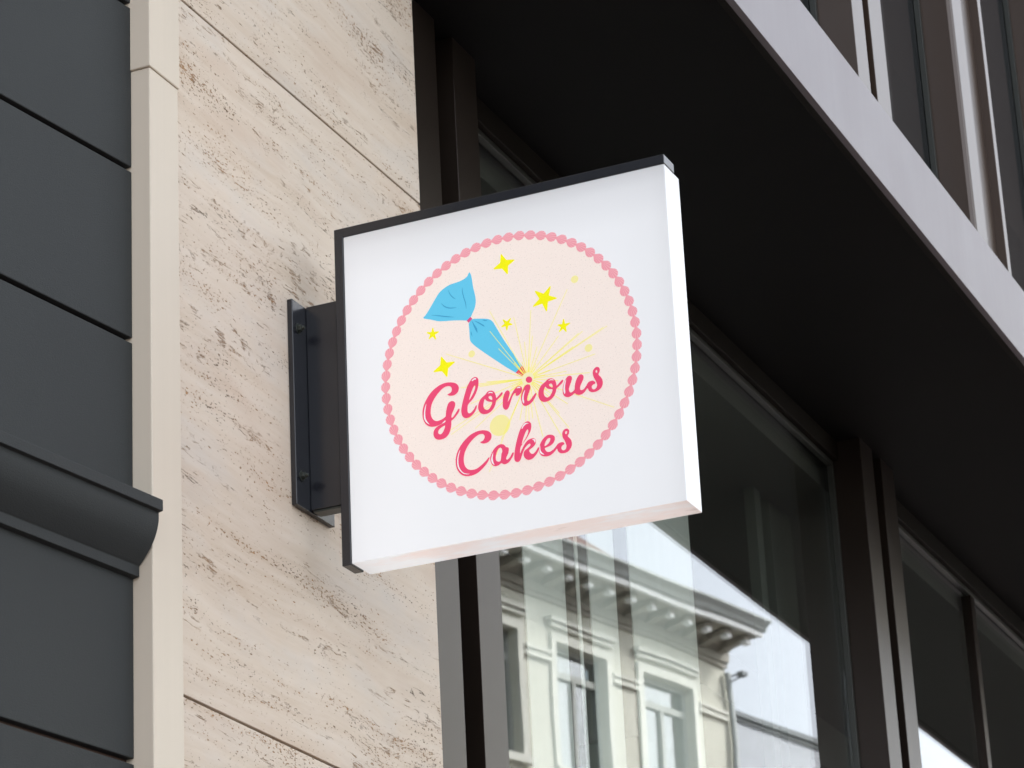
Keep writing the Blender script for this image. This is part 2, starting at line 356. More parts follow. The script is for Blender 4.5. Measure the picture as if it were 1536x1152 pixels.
# ---- printed artwork: cut vinyl laid on the acrylic, coordinates in tenths of a millimetre on the sign face
ART = {"letters":{"G":[[[1989,-3390],[2008,-3384],[2043,-3372],[2068,-3341],[2070,-3297],[2043,-3260],[1998,-3248],[1938,-3256],[1866,-3300],[1772,-3393],[1702,-3506],[1679,-3618],[1687,-3716],[1727,-3784],[1786,-3815],[1866,-3805],[1917,-3783],[1943,-3762],[1950,-3710],[1965,-3636],[1996,-3555],[2037,-3524],[2082,-3525],[2115,-3554],[2122,-3599],[2096,-3672],[2058,-3742],[2046,-3788],[2053,-3812],[2076,-3798],[2117,-3753],[2170,-3686],[2186,-3676],[2197,-3697],[2172,-3750],[2115,-3811],[2074,-3843],[2043,-3863],[2039,-3922],[2022,-4005],[1984,-4085],[1913,-4138],[1813,-4145],[1744,-4110],[1714,-4041],[1727,-3966],[1782,-3914],[1863,-3884],[1929,-3861],[1937,-3836],[1927,-3832],[1873,-3874],[1802,-3896],[1722,-3901],[1653,-3884],[1585,-3832],[1543,-3746],[1529,-3646],[1546,-3533],[1600,-3417],[1695,-3299],[1819,-3217],[1941,-3183],[2060,-3193],[2149,-3230],[2196,-3298],[2183,-3378],[2121,-3424],[2051,-3427],[2002,-3407]],[[1926,-3921],[1871,-3937],[1814,-3974],[1798,-4019],[1826,-4054],[1866,-4047],[1909,-3983]]],"l":[[[2230,-3786],[2225,-3707],[2248,-3605],[2288,-3478],[2344,-3333],[2392,-3256],[2439,-3202],[2499,-3188],[2544,-3223],[2552,-3291],[2541,-3364],[2508,-3454],[2449,-3549],[2371,-3620],[2344,-3654],[2335,-3739],[2343,-3779],[2364,-3795],[2404,-3784],[2456,-3734],[2486,-3684],[2503,-3686],[2497,-3733],[2448,-3810],[2371,-3862],[2301,-3867],[2253,-3837]],[[2483,-3331],[2447,-3374],[2403,-3472],[2372,-3564],[2416,-3513],[2469,-3427],[2490,-3363]]],"o":[[[2525,-3729],[2539,-3654],[2581,-3585],[2663,-3529],[2709,-3485],[2774,-3482],[2826,-3523],[2848,-3591],[2856,-3626],[2907,-3583],[2953,-3546],[2970,-3559],[2956,-3593],[2905,-3636],[2848,-3679],[2837,-3723],[2799,-3793],[2737,-3848],[2658,-3866],[2589,-3849],[2542,-3799]],[[2650,-3604],[2630,-3653],[2620,-3718],[2637,-3770],[2676,-3797],[2720,-3787],[2763,-3728],[2776,-3684],[2726,-3666],[2678,-3638]],[[2752,-3569],[2720,-3579],[2724,-3609],[2752,-3634],[2778,-3644],[2782,-3616],[2771,-3585]]],"r":[[[2962,-3748],[2970,-3663],[2994,-3591],[3030,-3541],[3070,-3539],[3094,-3582],[3083,-3633],[3066,-3683],[3054,-3730],[3073,-3708],[3096,-3670],[3136,-3600],[3183,-3538],[3224,-3507],[3268,-3502],[3309,-3537],[3308,-3597],[3276,-3640],[3231,-3663],[3193,-3651],[3201,-3615],[3174,-3614],[3138,-3659],[3105,-3734],[3071,-3819],[3045,-3854],[3010,-3863],[2977,-3838],[2962,-3797]]],"i":[[[3288,-3747],[3289,-3680],[3317,-3599],[3360,-3525],[3400,-3503],[3444,-3515],[3461,-3556],[3444,-3615],[3410,-3694],[3393,-3749],[3396,-3778],[3417,-3792],[3455,-3771],[3507,-3714],[3543,-3680],[3560,-3693],[3545,-3731],[3493,-3807],[3422,-3855],[3353,-3865],[3311,-3833]],[[3497,-3439],[3491,-3460],[3478,-3475],[3459,-3483],[3438,-3483],[3416,-3475],[3399,-3459],[3387,-3439],[3384,-3416],[3389,-3396],[3403,-3381],[3421,-3372],[3443,-3372],[3464,-3381],[3482,-3397],[3493,-3417]]],"o_second":[[[3590,-3713],[3606,-3640],[3648,-3571],[3724,-3520],[3769,-3488],[3833,-3484],[3889,-3524],[3910,-3586],[3919,-3626],[3974,-3580],[4016,-3548],[4035,-3558],[4021,-3595],[3970,-3637],[3912,-3679],[3898,-3728],[3860,-3797],[3794,-3850],[3716,-3866],[3653,-3851],[3607,-3798]],[[3719,-3607],[3692,-3657],[3686,-3714],[3701,-3765],[3739,-3796],[3783,-3786],[3825,-3732],[3840,-3678],[3794,-3663],[3747,-3640]],[[3814,-3571],[3787,-3580],[3790,-3605],[3815,-3631],[3842,-3643],[3847,-3617],[3835,-3583]]],"us":[[[4015,-3751],[4022,-3676],[4050,-3596],[4093,-3528],[4138,-3503],[4178,-3521],[4188,-3561],[4171,-3611],[4137,-3690],[4124,-3745],[4146,-3792],[4185,-3786],[4221,-3755],[4231,-3680],[4263,-3591],[4310,-3529],[4354,-3522],[4386,-3554],[4383,-3606],[4356,-3658],[4324,-3718],[4316,-3765],[4334,-3789],[4378,-3782],[4424,-3734],[4463,-3682],[4500,-3670],[4543,-3669],[4580,-3699],[4577,-3730],[4544,-3737],[4519,-3768],[4529,-3808],[4563,-3821],[4598,-3798],[4612,-3758],[4595,-3688],[4561,-3614],[4548,-3544],[4564,-3485],[4609,-3451],[4652,-3460],[4674,-3498],[4666,-3544],[4646,-3585],[4685,-3639],[4710,-3701],[4705,-3777],[4663,-3835],[4595,-3864],[4527,-3865],[4471,-3834],[4444,-3781],[4405,-3821],[4355,-3858],[4287,-3864],[4240,-3840],[4220,-3820],[4182,-3843],[4123,-3864],[4065,-3852],[4027,-3811]],[[4618,-3499],[4598,-3514],[4602,-3541],[4619,-3551],[4630,-3523]]],"C":[[[2539,-4325],[2583,-4313],[2615,-4271],[2615,-4228],[2584,-4196],[2515,-4194],[2424,-4244],[2331,-4331],[2262,-4442],[2235,-4552],[2243,-4658],[2284,-4733],[2352,-4770],[2450,-4769],[2551,-4717],[2632,-4657],[2676,-4615],[2688,-4631],[2650,-4698],[2568,-4778],[2467,-4844],[2367,-4868],[2269,-4861],[2182,-4818],[2117,-4730],[2090,-4619],[2099,-4497],[2141,-4390],[2224,-4281],[2347,-4181],[2478,-4134],[2596,-4134],[2693,-4172],[2739,-4238],[2726,-4312],[2675,-4355],[2606,-4365],[2552,-4347]]],"a":[[[2700,-4670],[2705,-4604],[2746,-4526],[2808,-4462],[2878,-4433],[2945,-4449],[2987,-4499],[3025,-4516],[3031,-4553],[3016,-4616],[2986,-4668],[2977,-4699],[2999,-4716],[3041,-4688],[3086,-4622],[3107,-4613],[3117,-4631],[3090,-4688],[3028,-4761],[2959,-4788],[2915,-4774],[2892,-4756],[2842,-4782],[2783,-4790],[2730,-4756]],[[2885,-4491],[2847,-4508],[2814,-4568],[2796,-4641],[2802,-4694],[2837,-4720],[2874,-4717],[2888,-4677],[2899,-4603],[2916,-4559],[2909,-4515]]],"k":[[[3121,-4741],[3122,-4666],[3145,-4537],[3181,-4411],[3231,-4277],[3289,-4184],[3345,-4140],[3399,-4139],[3437,-4185],[3438,-4261],[3408,-4336],[3345,-4428],[3279,-4496],[3239,-4550],[3226,-4610],[3227,-4650],[3256,-4597],[3299,-4529],[3358,-4464],[3427,-4440],[3481,-4447],[3509,-4494],[3491,-4557],[3439,-4599],[3386,-4629],[3392,-4661],[3419,-4696],[3458,-4702],[3503,-4663],[3538,-4615],[3558,-4619],[3552,-4654],[3510,-4721],[3439,-4782],[3361,-4792],[3305,-4750],[3284,-4692],[3296,-4635],[3347,-4600],[3397,-4567],[3413,-4541],[3396,-4521],[3356,-4540],[3308,-4588],[3266,-4665],[3227,-4762],[3188,-4792],[3143,-4779]],[[3371,-4272],[3334,-4317],[3293,-4404],[3261,-4504],[3300,-4462],[3352,-4387],[3381,-4326],[3385,-4289]]],"es":[[[3556,-4693],[3560,-4627],[3582,-4555],[3639,-4481],[3709,-4438],[3776,-4442],[3828,-4475],[3837,-4529],[3807,-4590],[3747,-4627],[3659,-4648],[3667,-4686],[3694,-4717],[3742,-4725],[3811,-4693],[3872,-4631],[3891,-4615],[3941,-4604],[3980,-4611],[3997,-4644],[3965,-4660],[3941,-4692],[3949,-4731],[3982,-4748],[4016,-4730],[4029,-4680],[4009,-4601],[3974,-4528],[3968,-4460],[3995,-4407],[4049,-4391],[4088,-4425],[4085,-4478],[4061,-4521],[4106,-4582],[4126,-4652],[4108,-4724],[4057,-4780],[3989,-4797],[3922,-4784],[3878,-4743],[3865,-4697],[3818,-4743],[3748,-4786],[3661,-4791],[3590,-4761]],[[3752,-4494],[3715,-4498],[3674,-4545],[3653,-4609],[3700,-4597],[3741,-4558],[3759,-4519]],[[4037,-4431],[4019,-4451],[4025,-4481],[4042,-4481],[4056,-4449]]]},"hi":[[[1606,-3476],[1575,-3548],[1557,-3642],[1558,-3730],[1588,-3794],[1650,-3850],[1611,-3789],[1585,-3725],[1580,-3637],[1591,-3556]],[[2432,-3239],[2467,-3211],[2503,-3208],[2509,-3235],[2475,-3234],[2446,-3251]],[[2708,-3520],[2741,-3500],[2782,-3511],[2799,-3534],[2752,-3517]],[[1873,-3876],[1927,-3837],[1936,-3848],[1913,-3866]],[[3218,-3532],[3243,-3514],[3277,-3519],[3283,-3537],[3247,-3533]],[[3364,-3589],[3333,-3631],[3310,-3703],[3309,-3775],[3328,-3817],[3339,-3791],[3332,-3736],[3342,-3661]],[[3778,-3518],[3813,-3500],[3851,-3506],[3872,-3526],[3822,-3514]],[[4086,-3555],[4051,-3615],[4031,-3697],[4032,-3765],[4049,-3797],[4060,-3765],[4057,-3702],[4068,-3628]],[[2180,-4388],[2139,-4466],[2117,-4567],[2123,-4674],[2167,-4758],[2236,-4819],[2329,-4835],[2232,-4801],[2168,-4727],[2140,-4639],[2143,-4515]],[[2755,-4547],[2724,-4617],[2715,-4677],[2732,-4731],[2769,-4764],[2753,-4718],[2743,-4650],[2751,-4594]],[[3272,-4236],[3300,-4186],[3344,-4157],[3402,-4174],[3358,-4176],[3313,-4205],[3280,-4247]],[[3446,-4455],[3485,-4462],[3502,-4494],[3487,-4521],[3478,-4488],[3460,-4469]],[[3575,-4583],[3562,-4656],[3571,-4710],[3604,-4742],[3641,-4754],[3604,-4714],[3581,-4669]]],"bag":[[2465,-1322],[2492,-1358],[2506,-1416],[2517,-1514],[2528,-1611],[2549,-1715],[2560,-1797],[2562,-1876],[2537,-1980],[2499,-2051],[2472,-2100],[2429,-2165],[2393,-2169],[2304,-2145],[2144,-2114],[2004,-2094],[1874,-2068],[1744,-2014],[1606,-1959],[1646,-1913],[1699,-1850],[1817,-1686],[1903,-1574],[1987,-1513],[2110,-1464],[2273,-1445],[2365,-1420],[2427,-1384]],"low":[[[2453,-2180],[2494,-2162],[2594,-2176],[2712,-2203],[2791,-2232],[2848,-2284],[2894,-2372],[3003,-2592],[3131,-2824],[3258,-3045],[3326,-3156]],[[3213,-3259],[3066,-3141],[2905,-3001],[2733,-2848],[2542,-2671],[2456,-2575],[2429,-2510],[2425,-2371],[2419,-2232]]],"noz":[[3326,-3156],[3367,-3227],[3425,-3341],[3399,-3365],[3350,-3364],[3284,-3314],[3213,-3259]],"tie":[[2456,-2116],[2489,-2158],[2422,-2215],[2386,-2171]],"cre":[[[2333,-1568,2.0],[2330,-1637,7.0],[2351,-1751,8.0],[2377,-1846,8.0],[2387,-1958,2.0]],[[2074,-1552,2.0],[2108,-1639,8.0],[2161,-1710,8.0],[2205,-1742,2.0]],[[1938,-1759,2.0],[1994,-1829,9.1],[2073,-1875,10.1],[2153,-1891,7.0],[2212,-1895,2.0]],[[1757,-1936,2.0],[1897,-1978,9.1],[2027,-2020,9.1],[2159,-2056,2.0]],[[2484,-2201,3.0],[2514,-2277,12.1],[2546,-2348,18.1],[2568,-2421,3.0]],[[2525,-2199,3.0],[2610,-2261,10.1],[2677,-2316,11.1],[2701,-2339,2.0]],[[2667,-2216,2.0],[2711,-2233,10.1],[2756,-2242,2.0]],[[2455,-2373,2.0],[2461,-2418,8.0],[2476,-2469,2.0]]],"stars":[[[3052,-1125],[3285,-1279],[3152,-1501],[2907,-1357]],[[3898,-1883],[3997,-2115],[3807,-2306],[3574,-2173],[3623,-1910]],[[3171,-2294],[3196,-2407],[3092,-2492],[2997,-2409],[3032,-2289]],[[4096,-2506],[4203,-2597],[4133,-2736],[4008,-2710],[3986,-2584]],[[1771,-2166],[1876,-2257],[1819,-2380],[1692,-2348],[1659,-2225]],[[1905,-2708],[2141,-2848],[1994,-3080],[1755,-2943]]],"dots":[[2449,-2771,60],[4326,-1854,65],[4500,-3094,67],[2893,-4106,181]],"rays":[[1989,-2676],[2796,-2077],[2791,-2443],[2931,-2778],[3225,-2288],[3394,-2758],[3533,-2224],[3540,-2683],[4188,-2001],[3993,-2779],[4413,-2786],[4843,-2784],[4609,-3221],[4099,-3415],[4499,-3521],[2692,-3313],[2227,-3323],[2571,-3370],[2393,-3636],[2028,-4097],[2457,-4077],[2670,-4864],[2904,-4360],[3246,-4084],[3346,-4126],[3408,-4139],[3474,-4106],[3631,-4445],[3948,-4485],[4092,-4388],[3934,-4106],[4091,-3977],[4879,-4192],[4237,-3016],[4773,-2793],[4342,-2806],[3812,-3333],[3952,-3547],[2335,-3299],[1921,-4064],[3958,-4509],[3831,-3856],[3612,-2885]],"c":[3421,-3404],"ring":[3106.0,-3076.0,2215.0]}
U = 1e-4
def smooth_loop(pts, n=5, closed=True):
    o = []; N = len(pts)
    for i in range(N if closed else N - 1):
        p0, p1, p2, p3 = [Vector(pts[(i + k) % N][:2]) if closed else Vector(pts[min(max(i + k, 0), N - 1)][:2]) for k in (-1, 0, 1, 2)]
        # centripetal-like damping keeps tight corners from looping
        d1 = (p2 - p1).length
        t1 = (p2 - p0) * .5; t2 = (p3 - p1) * .5
        for t_ in (t1, t2):
            if t_.length > d1: t_ *= d1 / t_.length
        if t1.length > d1: t1 = t1.normalized() * d1
        if t2.length > d1: t2 = t2.normalized() * d1
        for k in range(n):
            t = k / n; a = t * t * t; b_ = t * t
            o.append(p1 * (2 * a - 3 * b_ + 1) + t1 * (a - 2 * b_ + t) + p2 * (-2 * a + 3 * b_) + t2 * (a - b_))
    if not closed: o.append(Vector(pts[-1][:2]))
    return o
def vinyl_piece(name, loops, m, level, parent, thick=.00006):
    """loops: lists of 2-d points (tenths of mm); even-odd filled, laid on the face at the given layer"""
    cu = bpy.data.curves.new(name, 'CURVE'); cu.dimensions = '2D'; cu.fill_mode = 'FRONT'
    for lp in loops:
        s = cu.splines.new('POLY'); s.points.add(len(lp) - 1); s.use_cyclic_u = True
        for i, q in enumerate(lp): s.points[i].co = (q[0] * U, q[1] * U, 0, 1)
    tmp = bpy.data.objects.new('tmp', cu); col.objects.link(tmp)
    bpy.context.view_layer.update()
    dg = bpy.context.evaluated_depsgraph_get()
    me = bpy.data.meshes.new_from_object(tmp.evaluated_get(dg))
    bpy.data.objects.remove(tmp); bpy.data.curves.remove(cu)
    me.name = name; me.materials.clear(); me.materials.append(m)
    bm = bmesh.new(); bm.from_mesh(me)
    bmesh.ops.remove_doubles(bm, verts=bm.verts, dist=1e-7)
    bmesh.ops.recalc_face_normals(bm, faces=bm.faces)
    if bm.faces and sum(f.normal.z for f in bm.faces) < 0: bmesh.ops.reverse_faces(bm, faces=bm.faces)
    bm.to_mesh(me); bm.free()
    o = bpy.data.objects.new(name, me); col.objects.link(o); o.parent = parent
    o.location = (0, 0, .00012 * level)
    sd = o.modifiers.new('thickness', 'SOLIDIFY'); sd.thickness = thick; sd.offset = -1
    return o
circ = lambda x, y, r, n=48: [(x + r * math.cos(2 * math.pi * i / n), y + r * math.sin(2 * math.pi * i / n)) for i in range(n)]
cx, cy, rr = ART['ring']
RM = rr + 14
vinyl_piece('cake_disc', [circ(cx, cy, RM, 160)], V_disc, 1, panel_o)
# piped shell border
sb = MB()
NS = 71
for k in range(NS):
    a = 2 * math.pi * (k + .35) / NS
    c = Vector((math.cos(a), math.sin(a))) ; t = Vector((-c.y, c.x))   # tips point counter-clockwise
    o0 = Vector((cx, cy)) + c * RM
    L = 2 * math.pi * RM / NS
    tip = o0 + t * (L * .60)
    ctr = o0 - t * (L * .07)
    nr = 15; rim = []
    for j in range(nr * 2 + 1):
        th = math.pi * (-.36 + 1.72 * j / (nr * 2)) + math.pi * .5 + 0
        # fan rim: round the back of the shell
        ang = -math.pi * .50 - math.pi * .86 / 1 + j / (nr * 2) * math.pi * 1.72
        ang = math.pi + (j / (nr * 2) - .5) * 2 * math.pi * .70
        r_ = 88 * (1.0 if j % 2 else .93)
        rim.append(ctr + t * (math.cos(ang) * r_ * 1.02) + c * (math.sin(ang) * r_ * .98))
    vs = [(tip.x * U, tip.y * U, 0)] + [(p.x * U, p.y * U, 0) for p in rim]
    for j in range(nr * 2):
        sb.add([vs[0], vs[1 + j], vs[2 + j]], [[0, 1, 2]], 1 if (j % 4 == 1 and 2 < j < nr * 2 - 3) else 0)
so = sb.build('shell_border', [V_shell, V_shell2], panel_o); so.location = (0, 0, .00012 * 2)
for p in so.data.polygons:
    if p.normal.z < 0: p.flip()
# piping bag
vinyl_piece('piping_bag', [smooth_loop(ART['bag'], 4)], V_blue, 2, panel_o)
low = smooth_loop(ART['low'][0], 4, False) + smooth_loop(ART['low'][1], 4, False)
vinyl_piece('piping_bag', [low], V_blue, 2, panel_o)
vinyl_piece('nozzle', [ART['noz']], V_noz, 3, panel_o)
def ribbon(pts):
    c = smooth_loop(pts, 4, False); rs = []
    n_ = len(pts) - 1
    for i in range(len(c)):
        t = i / (len(c) - 1) * n_; k = min(int(t), n_ - 1); f = t - k
        rs.append(pts[k][2] * (1 - f) + pts[k + 1][2] * f)
    lft, rgt = [], []
    for i, q in enumerate(c):
        d = (c[min(i + 1, len(c) - 1)] - c[max(i - 1, 0)]).normalized(); nrm = Vector((-d.y, d.x))
        lft.append(q + nrm * rs[i]); rgt.append(q - nrm * rs[i])
    return lft + rgt[::-1]
for s in ART['cre']: vinyl_piece('bag_crease', [ribbon(s)], V_crease, 3, panel_o)
vinyl_piece('bag_tie', [ART['tie']], V_tie, 4, panel_o)
# stars and dots
def star(tips):
    n_ = len(tips); c = sum((Vector(t) for t in tips), Vector((0, 0))) / n_
    o = []
    for i in range(n_):
        a_, b_ = Vector(tips[i]), Vector(tips[(i + 1) % n_])
        mid = ((a_ + b_) * .5 - c)
        inner = c + mid.normalized() * ((a_ - c).length + (b_ - c).length) * .5 * (.40 if n_ == 5 else .42)
        ta = (a_ - c).normalized(); s_ = Vector((-ta.y, ta.x)) * 9
        if (inner - a_).dot(s_) < 0: s_ = -s_
        o += [a_ - s_ - ta * 3, a_ + ta * 2, a_ + s_ - ta * 3, inner]
    return o
for s in ART['stars']: vinyl_piece('star', [star(s)], V_yel, 3, panel_o)
for x, y, r in ART['dots']: vinyl_piece('dot', [circ(x, y, r, 32)], V_pale, 2, panel_o)
# sparkle rays: thin tapering strips from the nozzle tip
C0 = Vector(ART['c'])
def ray_mesh(name, m, items, level, w0=5.0, w1=3.0):
    rb = MB()
    for i, (p, q) in enumerate(items):
        d = (q - p).normalized(); nrm = Vector((-d.y, d.x))
        f0 = min(1, (p - C0).length / 2600); f1 = min(1, (q - C0).length / 2600)
        a0 = w0 + (w1 - w0) * f0; a1 = w0 + (w1 - w0) * f1
        z = i * 1.2e-6
        vs = [p + nrm * a0, p - nrm * a0, q - nrm * a1, q + nrm * a1]
        rb.add([(v.x * U, v.y * U, z) for v in vs], [[0, 1, 2, 3]])
    o = rb.build(name, m, panel_o); o.location = (0, 0, .00012 * level)
    for p in o.data.polygons:
        if p.normal.z < 0: p.flip()
    return o
rays = [(C0 + (Vector(e) - C0).normalized() * 40, Vector(e)) for e in ART['rays']]
for k in range(26):
    a = 2 * math.pi * (k + random.random() * .7) / 26; d = Vector((math.cos(a), math.sin(a)))
    rays.append((C0 + d * 40, C0 + d * random.uniform(170, 430)))
ray_mesh('sparkle_rays', V_ray, rays, 5)
vinyl_piece('glow', [circ(C0.x, C0.y, 108, 32)], V_glow, 6, panel_o)
# lettering
for nm, loops in ART['letters'].items():
    ls = []
    for i, lp in enumerate(loops): ls.append(smooth_loop(lp, 5))
    vinyl_piece('letter', ls, V_red, 7, panel_o)
for lp in ART['hi']: vinyl_piece('letter_highlight', [smooth_loop(lp, 4)], V_white, 8, panel_o)

# ================================================================== TRAVERTINE WALL
tw = empty('travertine_wall', (.05, .2, 0))
tag(tw, 'pale beige travertine clad wall carrying the square shop sign, with thin horizontal joints', 'wall')
O = Vector((.05, .2, 0))
zs = [0.02, .550, 1.724, 2.898, 4.072, 5.246, 6.42, 7.594, 8.768, 9.942, 11.116, 12.29, 13.4]
for a, b_ in zip(zs[:-1], zs[1:]):
    p = MB(O); p.box(-.425, .5125, 0, .03, a + .0022, b_ - .0022)
    p.build('stone_panel', M_trav, tw, .0012)
b = MB(O); b.box(-.50, .508, .0305, .55, 0, 13.42); b.build('wall_core', M_seamback, tw)
# cream corner trim
ct = empty('corner_trim', (-.47, 0, 0)); O = Vector((-.47, 0, 0))
tag(ct, 'tall cream metal corner strip between the slate grey wall and the travertine', 'trim')
b = MB(O); b.box(-.5182, -.4290, -.0120, .045, 0, 3.8895); b.build('trim_section', M_trim, ct, .0018)
b = MB(O); b.box(-.5212, -.4262, -.0142, .045, 3.8903, 13.4); b.build('trim_section', M_trim, ct, .0018)

# ================================================================== SLATE GREY HOUSE (left)
gh = empty('grey_house', (-.5182, .0205, 0), R(-7.5))
tag(gh, 'slate grey rendered house front with horizontal grooves and cornice, left of the cream strip', 'building')
gz = [0.0, .19, .477, .764, 1.051, 1.338, 1.624, 1.911, 2.198, 2.4845, 2.7714]
def wpan(z0, z1):
    b = MB(); b.box(-9, -.0005, 0, .05, z0, z1); b.build('wall_panel', M_dark, gh, .0015)
for a, b_ in zip(gz[:-1], gz[1:]): wpan(a + .0085, b_)
wpan(2.7799, 3.0525)
up = [3.160, 3.4277, 3.7145, 4.0012, 4.288, 4.575, 4.862, 5.149, 5.436, 6.2, 13.4]
for a, b_ in zip(up[:-1], up[1:]): wpan(a + .0085, b_)
b = MB(); b.box(-9, -.0005, .0135, .60, 0, 13.41); b.build('wall_core', M_cop, gh)
cove = [(-.0476, 3.1448), (-.0472, 3.1315), (-.0440, 3.1176), (-.0385, 3.1040), (-.0300, 3.0910), (-.0210, 3.0800), (-.0120, 3.0700)]
cv_ = []
for i in range(len(cove) - 1):
    p0, p1, p2, p3 = [Vector(cove[min(max(i + k, 0), len(cove) - 1)]) for k in (-1, 0, 1, 2)]
    for k in range(5):
        t = k / 5
        cv_.append(tuple(.5 * ((2 * p1) + (p2 - p0) * t + (2 * p0 - 5 * p1 + 4 * p2 - p3) * t * t + (3 * p1 - p0 - 3 * p2 + p3) * t ** 3)))
prof = [(0, 3.1800), (-.0553, 3.1633), (-.0553, 3.1459)] + cv_ + [(-.0117, 3.0700), (-.0108, 3.0690), (-.0108, 3.0529), (0.002, 3.0513), (.002, 3.1800)]
b = MB(); b.prism(prof, -9, -.0002, lambda p, q, t: Vector((t, p, q)))
b.build('cornice', M_dark, gh, .0008)

# ================================================================== OFFICE BUILDING (right)
ob = empty('office_building', (.513, 0, 0)); O = Vector((.513, 0, 0))
tag(ob, 'bronze and glass office building with black soffit under its overhang, right of the stone wall', 'building')
ZS = 4.534; XE = 16.0
def part(name, m, *boxes, bevel=.001, parent=ob):
    b = MB(O)
    for bx in boxes: b.box(*bx)
    return b.build(name, m, parent, bevel)
part('soffit', M_soffit, (.5135, XE, -.5015, 2.2, ZS + .003, ZS + .05))
part('fascia', M_fascia, (.5135, XE, -.532, -.5165, ZS, 4.7505))
part('fascia_lip', M_lip, (.5135, XE, -.5160, -.5020, ZS - .001, ZS + .02))
part('floor_slab', M_soffit, (.5135, XE, -.5150, 2.2, ZS + .051, 4.70), bevel=0)
def post(x0, x1, y0=.02, y1=.118, z0=.45, z1=ZS + .0025, name='window_post', m=M_post):
    return part(name, m, (x0, x1, y0, y1, z0, z1))
XP = [(.5145, .6594), (.7427, .8528), (3.3664, 3.4795), (3.5540, 3.6727), (6.177, 6.290), (6.365, 6.478), (8.988, 9.10), (9.176, 9.29)]
for a, b_ in XP: post(a, b_)
for a, b_ in ((.6596, .7425), (3.4797, 3.5538), (6.2902, 6.3648), (9.1002, 9.1758)):
    part('post_groove', M_rubber, (a, b_, .062, .116, .45, ZS + .0025), bevel=0)
rb = MB(O)
z = 2.6
while z < 4.5:
    rb.box(.6598, .6705, .028, .0615, z, z + .0017); z += .0034
rb.build('brush_seal', M_brush, ob)
bays = [(.8530, 3.3662), (3.6729, 6.1768), (6.4782, 8.9878)]
for i, (a, b_) in enumerate(bays):
    part('transom', M_lip, (a, b_, .084, .1315, 4.482, ZS + .0025))
    part('window_sill', M_post, (a, b_, .05, .1315, .45, .53))
    # glazing beads
    part('glazing_bead', M_bead, (a, b_, .0985, .1145, 4.468, 4.4815), (a, a + .012, .0985, .1145, .53, 4.4675), (b_ - .013, b_, .0985, .1145, .53, 4.4675), bevel=.001)
    if i == 1:
        part('sash_bar', M_post, (4.700, 4.742, .100, .1300, .53, 4.4675))
        part('window_pane', M_glass, (a + .001, 4.699, .115, .1215, .531, 4.481), bevel=0)
        part('window_pane', M_glass, (4.743, b_ - .001, .1165, .1230, .531, 4.481), bevel=0)
    else:
        part('window_pane', M_glass, (a + .001, b_ - .001, .115, .1215, .531, 4.481), bevel=0)
part('plinth', M_post, (.5135, 9.4, .03, .30, 0, .449))
part('end_wall', M_soffit, (9.4, XE, .02, .4, 0, ZS))
# interior shell
part('interior_wall', M_room, (.52, XE, 5.0, 5.2, 0, 4.5), (.52, .60, .45, 5.0, 0, 4.5), bevel=0)
part('interior_wall', M_room, (9.5, 9.6, .45, 5.0, 0, 4.5), bevel=0)
part('inner_jamb', M_jamb, (3.275, 3.325, .30, .33, .13, 4.42), (3.395, 3.58, .30, .33, .13, 4.42))
part('interior_ceiling', M_roomdark, (.52, XE, .14, .9, 4.42, 4.52), (.52, XE, .9, 5.0, 4.25, 4.52), bevel=0)
part('interior_floor', M_roomdark, (.52, XE, .31, 5.0, .0, .12), bevel=0)
part('interior_column', M_room, (4.9, 5.2, 1.2, 1.5, .12, 4.25))
part('interior_column', M_room, (2.95, 3.2, 2.6, 2.9, .12, 4.25))
# upper storey
yu = -.52
xs = [.5135 + .04]
def upper_set(xa, kind):
    if kind == 'pair':
        part('mullion', M_bronze, (xa, xa + .0907, yu, -.405, 4.7510, 7.75)); part('mullion_groove', M_rubber, (xa + .0909, xa + .1415, -.480, -.408, 4.7510, 7.75), bevel=0)
        part('mullion', M_bronze, (xa + .1417, xa + .2512, yu, -.405, 4.7510, 7.75)); return xa + .2512
    part('mullion', M_bronze, (xa, xa + .120, yu, -.405, 4.7510, 7.75), bevel=.012)
    part('mullion_groove', M_bronze, (xa + .1202, xa + .3000, -.497, -.408, 4.7510, 7.75))
    part('mullion', M_bronze, (xa + .3002, xa + .3334, yu, -.405, 4.7510, 7.75)); return xa + .3334
prev = .53
for k in range(7):
    for dx, kind in ((1.7658, 'pair'), (2.7132, 'wide')):
        xa = dx + k * 2.0
        if xa > XE - .6: continue
        part('upper_pane', M_glassup, (prev, xa, -.425, -.418, 4.7510, 7.75), bevel=0)
        part('glazing_bead', M_bead, (xa - .014, xa - .0005, -.440, -.4255, 4.7510, 7.75))
        prev = upper_set(xa, kind)
part('upper_pane', M_glassup, (prev, XE, -.425, -.418, 4.7510, 7.75), bevel=0)
part('upper_room', M_roomdark, (.53, XE, .9, 1.0, 4.71, 7.75), (.53, XE, -.40, 2.2, 4.701, 4.709), bevel=0)
part('side_wall', M_soffit, (.5135, .529, -.515, 2.2, 4.701, 13.4), bevel=0)
part('fascia', M_fascia, (.5135, XE, -.532, -.45, 7.7505, 8.0))
part('upper_wall', M_bronze, (.530, XE, -.50, 2.2, 8.0005, 13.4))
part('back_wall', M_soffit, (.53, XE, 2.21, 2.4, 4.54, 13.4), (.53, XE, 5.21, 5.4, 0, 4.53), bevel=0)
part('flat_roof', M_soffit, (.53, XE, 2.0, 6.0, 4.531, 4.538), bevel=0)

